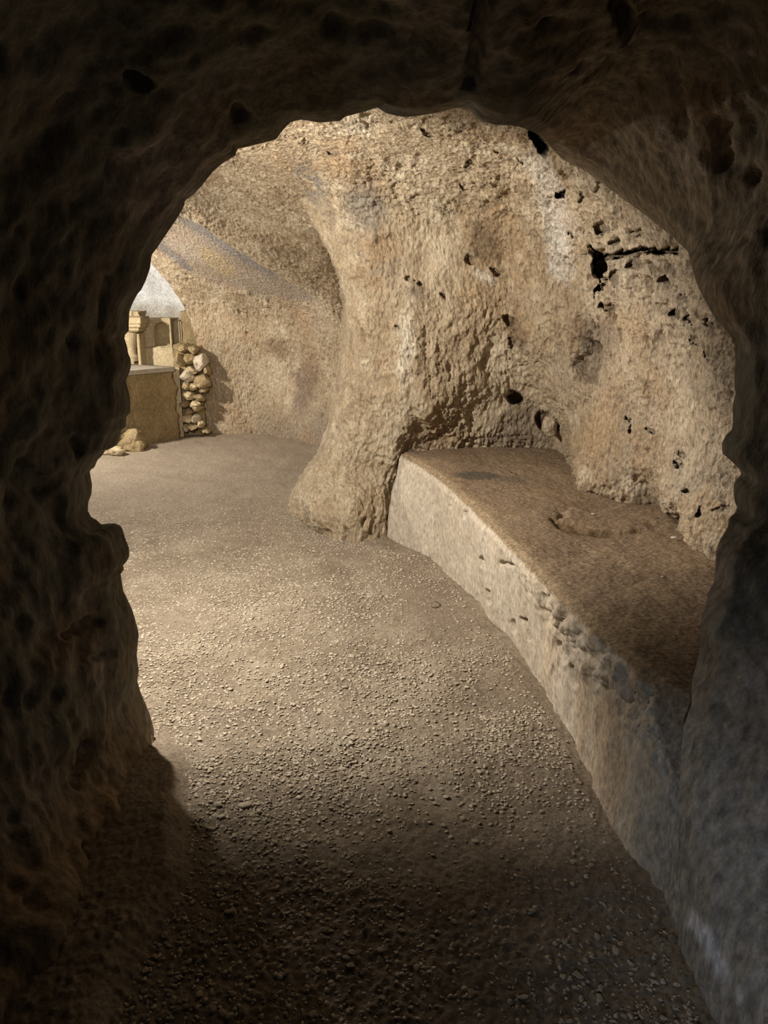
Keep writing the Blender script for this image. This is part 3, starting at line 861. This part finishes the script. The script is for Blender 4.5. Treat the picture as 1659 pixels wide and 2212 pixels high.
def floor_z(x, y):
    p = np.array([[x, y, 0.0]])
    return float(fbm(p * 1.3, 3, 700)[0] * 0.035 + fbm(p * 6, 3, 701)[0] * 0.012 - 0.004)


pebble_meshes = [lump_mesh('pebble', 40 + i, 1.0, random.uniform(.6, .9), random.uniform(.22, .34), 0.3, 2) for i in range(10)]
for m in pebble_meshes:
    m.materials.append(STONE)
ppos = []
known = [(528, 1738, 1.8), (478, 1765, 1.2), (545, 1760, .9), (560, 1752, 1.0), (575, 1766, .5), (540, 1778, .7), (470, 1740, 1.0), (455, 1790, 1.0), (550, 1800, .9), (505, 1805, .8), (430, 1595, 1.0), (390, 1640, .9),
         (615, 1792, .6), (600, 1842, .5), (584, 1852, .7), (660, 1866, .9), (685, 1882, .9), (575, 1862, .6), (560, 1840, .7), (460, 1865, .8), (495, 1970, 1.1), (665, 1975, .8), (608, 1657, .6), (628, 1656, .5),
         (715, 1740, .9), (930, 1700, .7), (940, 1730, .7), (905, 1655, .6), (990, 1330, .4), (995, 1328, .4), (1330, 2045, 1.0), (1170, 1745, .7), (1225, 1600, .5), (390, 1560, .6), (520, 1890, 1.0), (640, 1920, .8), (590, 1950, .7),
         (700, 2010, 1.0), (820, 1960, .8), (760, 2060, .9), (900, 2090, .9), (980, 1990, .8), (1150, 1960, .9), (1090, 2030, .9), (1250, 2100, 1.1), (1130, 2150, 1.1), (560, 2080, .9), (430, 2150, 1.0), (480, 2190, 1.0)]
for a, b, s in known:
    p = at_z(a, b, 0.0); ppos.append((p[0], p[1], s * 0.0125))
while len(ppos) < 300:
    y = 1.22 + 1.75 * random.random() ** 1.2
    x = random.uniform(-0.7, 0.7)
    xlim = np.interp(y, [1.2, 1.47, 1.67, 2.27, 2.5, 3.0], [-0.6, -0.6, -0.55, -0.7, -0.85, -1.1])
    if x < xlim + 0.04 or x > np.interp(y, [1.2, 1.9, 2.45, 3.1], [.62, .6, .56, .48]):
        continue
    if random.random() > (0.95 if x < 0.0 else 0.5):
        continue
    ppos.append((x, y, random.uniform(0.006, 0.0125)))
for i, (x, y, s) in enumerate(ppos):
    o = bpy.data.objects.new('pebble', pebble_meshes[i % 10])
    o.location = (x, y, floor_z(x, y) + s * 0.22 + 0)
    o.rotation_euler = (random.uniform(-.25, .25), random.uniform(-.25, .25), random.uniform(0, 6.28))
    o.scale = (s, s, s * random.uniform(0.8, 1.2))
    COL.objects.link(o); o.parent = floor_o
# finer grit, joined
VS, FS = [], []
base = [np.array([v.co[:] for v in m.vertices]) for m in pebble_meshes[:6]]
# tiny stones use a 14-vertex body
import bmesh as _b
bm = _b.new(); _b.ops.create_icosphere(bm, subdivisions=1, radius=1.0)
icoV = np.array([v.co[:] for v in bm.verts]); 
bm.verts.ensure_lookup_table()
icoF = np.array([[v.index for v in f.verts] for f in bm.faces]); bm.free()
bm = _b.new(); _b.ops.create_cube(bm, size=1.5)
bm.verts.ensure_lookup_table()
NG = 46000
yy = 1.15 + 4.6 * rng.random(NG) ** 1.35
xx = rng.uniform(-1, 1, NG)
lo = np.interp(yy, [1.1, 1.47, 1.67, 2.27, 2.5, 3.0, 4, 6], [-0.62, -0.6, -0.57, -0.72, -0.9, -1.3, -1.9, -2.6])
hi = np.interp(yy, [1.1, 1.6, 1.9, 2.45, 3.1, 3.8, 4.2, 4.7, 5.8], [.66, .68, .63, .6, .52, .38, .3, -.0, -.5])
xx = lo + (hi - lo) * (xx * 0.5 + 0.5)
Pg = np.stack([xx, yy, 0 * xx], -1)
dn = fbm(Pg * 1.9, 2, 703)
keep = rng.random(NG) < np.interp(yy, [1.15, 1.75, 2.0], [0.3, 0.4, 1.0]) * np.interp(yy, [3.6, 5.6], [1, 0.12]) * np.clip(0.55 + 1.6 * dn + 0.35 * (xx < 0.1), 0.10, 1)
Pg = Pg[keep]; n = len(Pg)
Pg[:, 2] = fbm(Pg * 1.3, 3, 700) * 0.035 + fbm(Pg * 6, 3, 701) * 0.012 - 0.0046
sz = (0.0032 + 0.0055 * rng.random(n) ** 1.7) * np.interp(Pg[:, 1], [1.2, 2.5, 5], [1.0, 1.1, 1.35])
ang = rng.uniform(0, 6.28, n); el = rng.uniform(0.42, 0.9, n); hh = rng.uniform(0.16, 0.34, n)
V = icoV[None] * (1 + 0.34 * rng.normal(size=(n, len(icoV), 1)).clip(-1.2, 1.2))
V = V * np.stack([np.ones(n), el, hh], -1)[:, None]
c, s_ = np.cos(ang)[:, None], np.sin(ang)[:, None]
V = np.stack([V[..., 0] * c - V[..., 1] * s_, V[..., 0] * s_ + V[..., 1] * c, V[..., 2]], -1) * sz[:, None, None] + Pg[:, None]
Fg = (icoF[None] + (np.arange(n) * len(icoV))[:, None, None]).reshape(-1, 3)
link('gravel', mesh_from('gravel', V.reshape(-1, 3), Fg, None, False), STONE, parent=floor_o, kind='stuff')

# ---------------------------------------------------------------- far end: altar block, carved panel, column, rubble pier
def box_grid(corners, n=(60, 40, 20)):
    """rough block from 4 floor corners (plan, anticlockwise) z0 z1; faces meshed"""
    pass


def block(name, plan, z0, z1, mat, seed, rough=0.02, n=36, parent=None, tint=None, **props):
    """solid prism with an irregular skin"""
    plan = np.array(plan, float)
    V = []; F = []
    ncorner = len(plan)
    per = []
    for i in range(ncorner):
        a, b_ = plan[i], plan[(i + 1) % ncorner]
        for t in np.linspace(0, 1, n, endpoint=False):
            per.append(a + (b_ - a) * t)
    per = np.array(per); m = len(per)
    zs = np.linspace(z0, z1, n)
    c = per.mean(0)
    rows = [np.c_[per, np.full(m, z)] for z in zs]
    for r in np.linspace(1, 0, n // 2 + 1)[1:-1]:
        rows.append(np.c_[c + (per - c) * r, np.full(m, z1)])
    P = np.array(rows)
    R = len(rows)
    P = P.reshape(-1, 3)
    outd = P - np.array([c[0], c[1], (z0 + z1) / 2])
    outd /= np.linalg.norm(outd, axis=1, keepdims=True) + 1e-9
    d = (fbm(P * 5, 4, seed) * 1.4 + (0.2 - billow(P * 9, 2, seed + 5)) * 0.8) * rough
    P = P + outd * d[:, None]
    i = np.arange(R * m).reshape(R, m)
    nx = np.roll(i, -1, axis=1)
    F = np.stack([i[:-1], nx[:-1], nx[1:], i[1:]], -1).reshape(-1, 4)
    V = np.vstack([P, [[c[0], c[1], z1]]])
    last = i[-1]; cap = np.stack([last, np.roll(last, -1), np.full(m, len(V) - 1), np.full(m, len(V) - 1)], -1)
    tri = cap[:, :3]
    me = bpy.data.meshes.new(name)
    me.from_pydata(V.tolist(), [], F.tolist() + tri.tolist()); me.update(); me.shade_smooth()
    return link(name, me, mat, parent, **props)


aR = at_z(387, 945, 0.0); aL = at_z(258, 968, 0.0)
dirn = (aL - aR) / np.linalg.norm(aL - aR)
nrm = np.array([-dirn[1], dirn[0], 0]); nrm = nrm if nrm[1] > 0 else -nrm     # away from the viewer
aL2 = aR + dirn * 1.5
alt = bpy.data.objects.new('altar_block', None); COL.objects.link(alt)
alt['label'] = 'brown rough stone altar block with pale ledge below the carved niche'; alt['category'] = 'altar'
alt.location = (0, 0, 0)
ALT_Z = 0.76
pl = [aR[:2], (aR + nrm * 1.1)[:2], (aL2 + nrm * 1.1)[:2], aL2[:2]]
block('body', pl, -0.05, ALT_Z - 0.03, ALTAR, 1000, 0.045, 50, parent=alt)
pl2 = [(aR - nrm * 0.01)[:2], (aR + nrm * 1.1)[:2], (aL2 + nrm * 1.1)[:2], (aL2 - nrm * 0.02)[:2]]
block('ledge', pl2, ALT_Z - 0.035, ALT_Z + 0.01, LEDGE, 1010, 0.012, 30, parent=alt, label='pale ledge')

# carved panel with an arched niche
PYn = 8.95
def pn(a, b, dy=0.0):
    q = at_y(a, b, PYn + dy); return q


import bmesh
panel = bpy.data.objects.new('carved_panel', None); COL.objects.link(panel)
panel['label'] = 'carved cream stone panel with small arched niche standing above the altar'; panel['category'] = 'carved panel'
x0 = pn(283, 740)[0]; x1 = pn(372, 740)[0]; zt = pn(340, 687)[2]; zb = ALT_Z - 0.02
nx0, nx1 = pn(332.5, 720)[0], pn(366, 720)[0]; nzb = pn(350, 748)[2]; nzt = pn(350, 695)[2]
NN = 24
rad = (nx1 - nx0) / 2; cxn = (nx0 + nx1) / 2; zs_ = nzt - rad * 1.15
arch = [(nx0, nzb)] + [(cxn - rad * math.cos(a), zs_ + rad * 1.15 * math.sin(a)) for a in np.linspace(0, math.pi, NN)] + [(nx1, nzb)]
# front face with the opening: strips between arch and frame
bm = bmesh.new()
def vv(x, y, z): return bm.verts.new((x, y, z))
outer = []
for (ax, az) in arch:
    # matching point on rectangle
    if az <= nzb + 1e-6 and ax < cxn: outer.append((x0, zb))
    elif az <= nzb + 1e-6: outer.append((x1, zb))
    else:
        dx, dz = ax - cxn, az - zs_ + 1e-6
        k = min(((x1 - cxn) / dx) if dx > 0 else ((x0 - cxn) / dx) if dx < 0 else 9e9, ((zt - zs_) / dz) if dz > 1e-4 else 9e9)
        outer.append((cxn + dx * k, zs_ + dz * k))
fr_in = [vv(a, PYn, b) for a, b in arch]; fr_out = [vv(a, PYn, b) for a, b in outer]
for i in range(len(arch) - 1):
    bm.faces.new([fr_in[i], fr_in[i + 1], fr_out[i + 1], fr_out[i]])
bm.faces.new([fr_in[0], fr_out[0], fr_out[-1], fr_in[-1]])
bk = [vv(a, PYn + 0.35, b) for a, b in outer]
for i in range(len(arch) - 1):
    bm.faces.new([fr_out[i], fr_out[i + 1], bk[i + 1], bk[i]])
bmesh.ops.recalc_face_normals(bm, faces=bm.faces)
me = bpy.data.meshes.new('panel_face'); bm.to_mesh(me); bm.free()
link('panel_face', me, CARVED, panel)
bm = bmesh.new()
rows_ = []
for kk, (dyy, scl) in enumerate([(0, 1), (0.05, 1), (0.10, 0.93), (0.14, 0.75), (0.16, 0.4)]):
    rows_.append([vv((a - cxn) * scl + cxn, PYn + dyy, (b - nzb) * (scl * .3 + .7) + nzb) for a, b in arch])
for r0, r1 in zip(rows_[:-1], rows_[1:]):
    for i in range(len(arch) - 1):
        bm.faces.new([r0[i], r0[i + 1], r1[i + 1], r1[i]])
    bm.faces.new([r0[0], r1[0], r1[-1], r0[-1]])
bm.faces.new(rows_[-1])
bmesh.ops.recalc_face_normals(bm, faces=bm.faces)
me = bpy.data.meshes.new('niche'); bm.to_mesh(me); bm.free(); me.shade_smooth()
link('niche', me, CARVED, panel)
# raised fillet at the right edge and a rough plinth strip under the niche
def boxm(name, lo, hi, mat, parent, **kw):
    bm = bmesh.new(); bmesh.ops.create_cube(bm, size=1.0)
    for v in bm.verts:
        v.co = [lo[k] + (v.co[k] + .5) * (hi[k] - lo[k]) for k in range(3)]
    bmesh.ops.bevel(bm, geom=bm.edges[:], offset=min(hi[k] - lo[k] for k in range(3)) * 0.2, segments=2, affect='EDGES')
    me = bpy.data.meshes.new(name); bm.to_mesh(me); bm.free()
    return link(name, me, mat, parent, **kw)


boxm('fillet', (x1 - 0.012, PYn - 0.03, nzb - 0.02), (x1 + 0.004, PYn + 0.02, zt), CARVED, panel)
block('plinth', [(x0, PYn - 0.06), (x1 + 0.02, PYn - 0.06), (x1 + 0.02, PYn + 0.1), (x0, PYn + 0.1)], ALT_Z - 0.03, nzb - 0.01, CARVED, 1020, 0.03, 24, parent=panel)
boxm('side_pier', (x1, PYn + 0.08, zb), (x1 + 0.09, PYn + 0.3, zt - 0.02), CARVED, panel)
block('rough_return', [(x1 + 0.08, PYn + 0.12), (x1 + 0.55, PYn + 0.12), (x1 + 0.55, PYn + 0.45), (x1 + 0.08, PYn + 0.45)], zb, zt + 0.06, ALTAR, 1060, 0.05, 20, parent=panel)

# column with moulded capital in front of the panel
column = bpy.data.objects.new('carved_column', None); COL.objects.link(column)
column['label'] = 'broken carved column with moulded capital at left of the arched niche'; column['category'] = 'column'
def lathe(name, prof, cx_, cy_, mat, parent, seg=28, sq=0.0):
    V = []; F = []
    for (r, z) in prof:
        for k in range(seg):
            a = 2 * math.pi * k / seg
            rr = r
            if sq:
                rr = r * (1 + sq * (1 / max(abs(math.cos(a)), abs(math.sin(a))) - 1))
            V.append((cx_ + rr * math.cos(a), cy_ + rr * math.sin(a), z))
    n_ = len(prof)
    for i in range(n_ - 1):
        for k in range(seg):
            F.append((i * seg + k, i * seg + (k + 1) % seg, (i + 1) * seg + (k + 1) % seg, (i + 1) * seg + k))
    F.append(tuple(range(seg))[::-1]); F.append(tuple((n_ - 1) * seg + k for k in range(seg)))
    me = bpy.data.meshes.new(name); me.from_pydata(V, [], F); me.update()
    return link(name, me, mat, parent)


cc = at_y(286, 740, 8.72); u_ = 8.6 / FPX
def zz(py_): return float(at_y(286, py_, 8.72)[2])
lathe('capital', [(0.10, zz(716)), (0.125, zz(712)), (0.12, zz(709)), (0.15, zz(705)), (0.15, zz(700)), (0.165, zz(698)), (0.165, zz(686)), (0.175, zz(684)), (0.12, zz(682))], cc[0] + 0.0, cc[1], CARVED, column, 32, 0.85)
lathe('shaft', [(0.075, zz(780)), (0.085, zz(770)), (0.06, zz(764)), (0.062, zz(752)), (0.085, zz(735)), (0.095, zz(722)), (0.08, zz(716))], cc[0] - 0.03, cc[1], CARVED, column, 24)
boxm('pilaster', (cc[0] + 0.055, cc[1] - 0.02, ALT_Z), (cc[0] + 0.085, cc[1] + 0.2, zz(720)), CARVED, column)
block('broken_top', [(cc[0] - .14, cc[1] - .1), (cc[0] + .14, cc[1] - .1), (cc[0] + .12, cc[1] + .15), (cc[0] - .14, cc[1] + .15)], zz(683), zz(672), CARVED, 1030, 0.05, 20, parent=column)

# rubble pier: stones laid one on another
pier = bpy.data.objects.new('rubble_pier', None); COL.objects.link(pier)
pier['label'] = 'narrow pier of rough piled stones between the altar and the back wall'; pier['category'] = 'rubble wall'
cpx = [(392, 745), (445, 742), (452, 800), (450, 935), (395, 935), (385, 800)]
core_b = at_z(420, 940, 0.0)
block('mortar_core', [(at_y(386, 850, 8.62)[0], 8.62), (at_y(440, 850, 8.62)[0], 8.62), (at_y(440, 850, 9)[0], 9.0), (at_y(380, 850, 9)[0], 9.0)], -0.05, float(at_y(415, 748, 8.6)[2]), ALTAR, 1040, 0.05, 26, parent=pier)
block('plaster_edge', [(at_y(378, 850, 8.52)[0], 8.50), (at_y(391, 850, 8.52)[0], 8.52), (at_y(391, 850, 8.7)[0], 8.75), (at_y(378, 850, 8.7)[0], 8.75)], -0.03, float(at_y(385, 795, 8.52)[2]), CARVED, 1045, 0.012, 20, parent=pier)
stones = [(395, 752, 18, 12, 0), (418, 755, 14, 11, 1), (410, 775, 15, 13, 0), (433, 780, 16, 20, 1), (392, 778, 10, 16, 2), (415, 800, 12, 9, 1), (405, 812, 15, 14, 2), (437, 823, 19, 17, 2), (417, 836, 13, 9, 2), (440, 842, 12, 8, 0),
          (403, 834, 12, 10, 2), (408, 854, 14, 10, 2), (430, 858, 16, 10, 0), (400, 872, 11, 9, 0), (422, 873, 13, 9, 1), (410, 890, 10, 10, 0), (430, 882, 10, 9, 0), (406, 905, 12, 9, 2), (424, 904, 9, 12, 1), (416, 922, 13, 10, 2),
          (432, 915, 11, 10, 1), (402, 925, 9, 9, 1), (445, 930, 14, 7, 0), (448, 800, 8, 12, 0)]
for i, (a, b, ra, rb, lay) in enumerate(stones):
    p = at_y(a, b, 8.56 - 0.02 * lay)
    k = 8.45 / FPX
    me = lump_mesh('stone', 200 + i, ra * k, 0.11, rb * k, 0.28, 3)
    me.materials.append((STONE, ALTAR, CARVED)[(i * 7) % 3 if lay else 1])
    o = link('stone', me, None, pier)
    o.location = p; o.rotation_euler = (0, random.uniform(-.3, .3), random.uniform(-.4, .4))

# loose boulders at the altar foot
def boulder(name, px_, py_, r, label, seed, sc=(1, .8, .7), mat=LOOSE):
    p = at_z(px_, py_, 0.0)
    me = lump_mesh(name, seed, r * sc[0], r * sc[1], r * sc[2], 0.15, 4, flat=False)
    V = np.array([v.co[:] for v in me.vertices]); d_ = fbm(V * 9 + seed, 4, seed) * r * 0.5
    nn = V / np.linalg.norm(V, axis=1, keepdims=True)
    me.vertices.foreach_set('co', (V + nn * d_[:, None]).astype(np.float32).ravel()); me.update()
    o = link(name, me, mat, label=label, category='boulder', kind='thing')
    o.location = (p[0], p[1], r * sc[2] * 0.55)
    return o


boulder('boulder', 286, 970, 0.17, 'rounded brown boulder lying on the floor against the altar foot', 301, (1.0, .8, .8), ALTAR)
boulder('boulder', 243, 980, 0.11, 'small pale boulder half hidden by the left rim of the opening', 302, (1.2, .8, .45), CARVED)
p = at_y(1187, 920, 4.72)
me = lump_mesh('cobble', 303, 0.07, 0.06, 0.075, 0.25, 4, flat=False)
o = link('cobble', me, LOOSE, label='round knobbly stone lodged in a hollow at the back end of the bench', category='stone', kind='thing')
o.location = p

# ---------------------------------------------------------------- small litter
def tube(name, pts, r, mat, **props):
    pts = np.array(pts, float); n_ = len(pts); V = []; F = []
    tan = np.gradient(pts, axis=0); tan /= np.linalg.norm(tan, axis=1, keepdims=True)
    for p_, t_ in zip(pts, tan):
        a_ = np.cross(t_, [0.1, 0.2, 1.0]); a_ /= np.linalg.norm(a_); b_ = np.cross(t_, a_)
        for k_ in range(6):
            V.append(tuple(p_ + r * (a_ * math.cos(k_ * math.pi / 3) + b_ * math.sin(k_ * math.pi / 3))))
    for i_ in range(n_ - 1):
        for k_ in range(6):
            F.append((i_ * 6 + k_, i_ * 6 + (k_ + 1) % 6, (i_ + 1) * 6 + (k_ + 1) % 6, (i_ + 1) * 6 + k_))
    F.append(tuple(range(5, -1, -1))); F.append(tuple((n_ - 1) * 6 + k_ for k_ in range(6)))
    me = bpy.data.meshes.new(name); me.from_pydata(V, [], F); me.update(); me.shade_smooth()
    return link(name, me, mat, **props)


rp = at_z(940, 1306, 0.0)
ring = [(rp[0] + 0.022 * math.cos(a), rp[1] + 0.030 * math.sin(a), floor_z(rp[0], rp[1]) + 0.006 + 0.004 * math.sin(a)) for a in np.linspace(-2.6, 1.6, 22)]
tube('twig', ring, 0.0022, TWIG, label='thin dark twig bent into a loop on the floor near the bench', category='twig', kind='thing')
def bench_pt(a, b, z=0.487):
    return at_z(a, b, z)


q = bench_pt(1092, 1018, .53); q2 = bench_pt(1104, 1024, .53)
tube('twig', [tuple(q + [0, 0, .008]), tuple((q + q2) / 2 + [0, 0, .015]), tuple(q2 + [0, 0, .01])], 0.003, TWIG, label='short dark twig on the bench behind the grey stain', category='twig', kind='thing')
def chip(px_, py_, z, r, label, seed, mat, cat='chip'):
    me = lump_mesh('stone_chip', seed, r, r * 0.5, r * 0.35, 0.2, 2)
    o = link('stone_chip', me, mat, label=label, category=cat, kind='thing')
    o.location = tuple(at_z(px_, py_, z)); o.rotation_euler = (0, 0, random.uniform(-.3, .3)); return o


chip(1456, 1161, .50, 0.014, 'flat white chip on the bench at the foot of the right wall', 310, PALE)
chip(1281, 1110, .51, 0.010, 'tiny white chip on the crumbled patch of the bench', 311, PALE)
chip(1326, 1174, .49, 0.010, 'small round tan chip in the middle of the bench top', 312, STONE)
chip(1431, 1246, .49, 0.006, 'smallest pale chip, alone on the near bench top', 313, PALE)
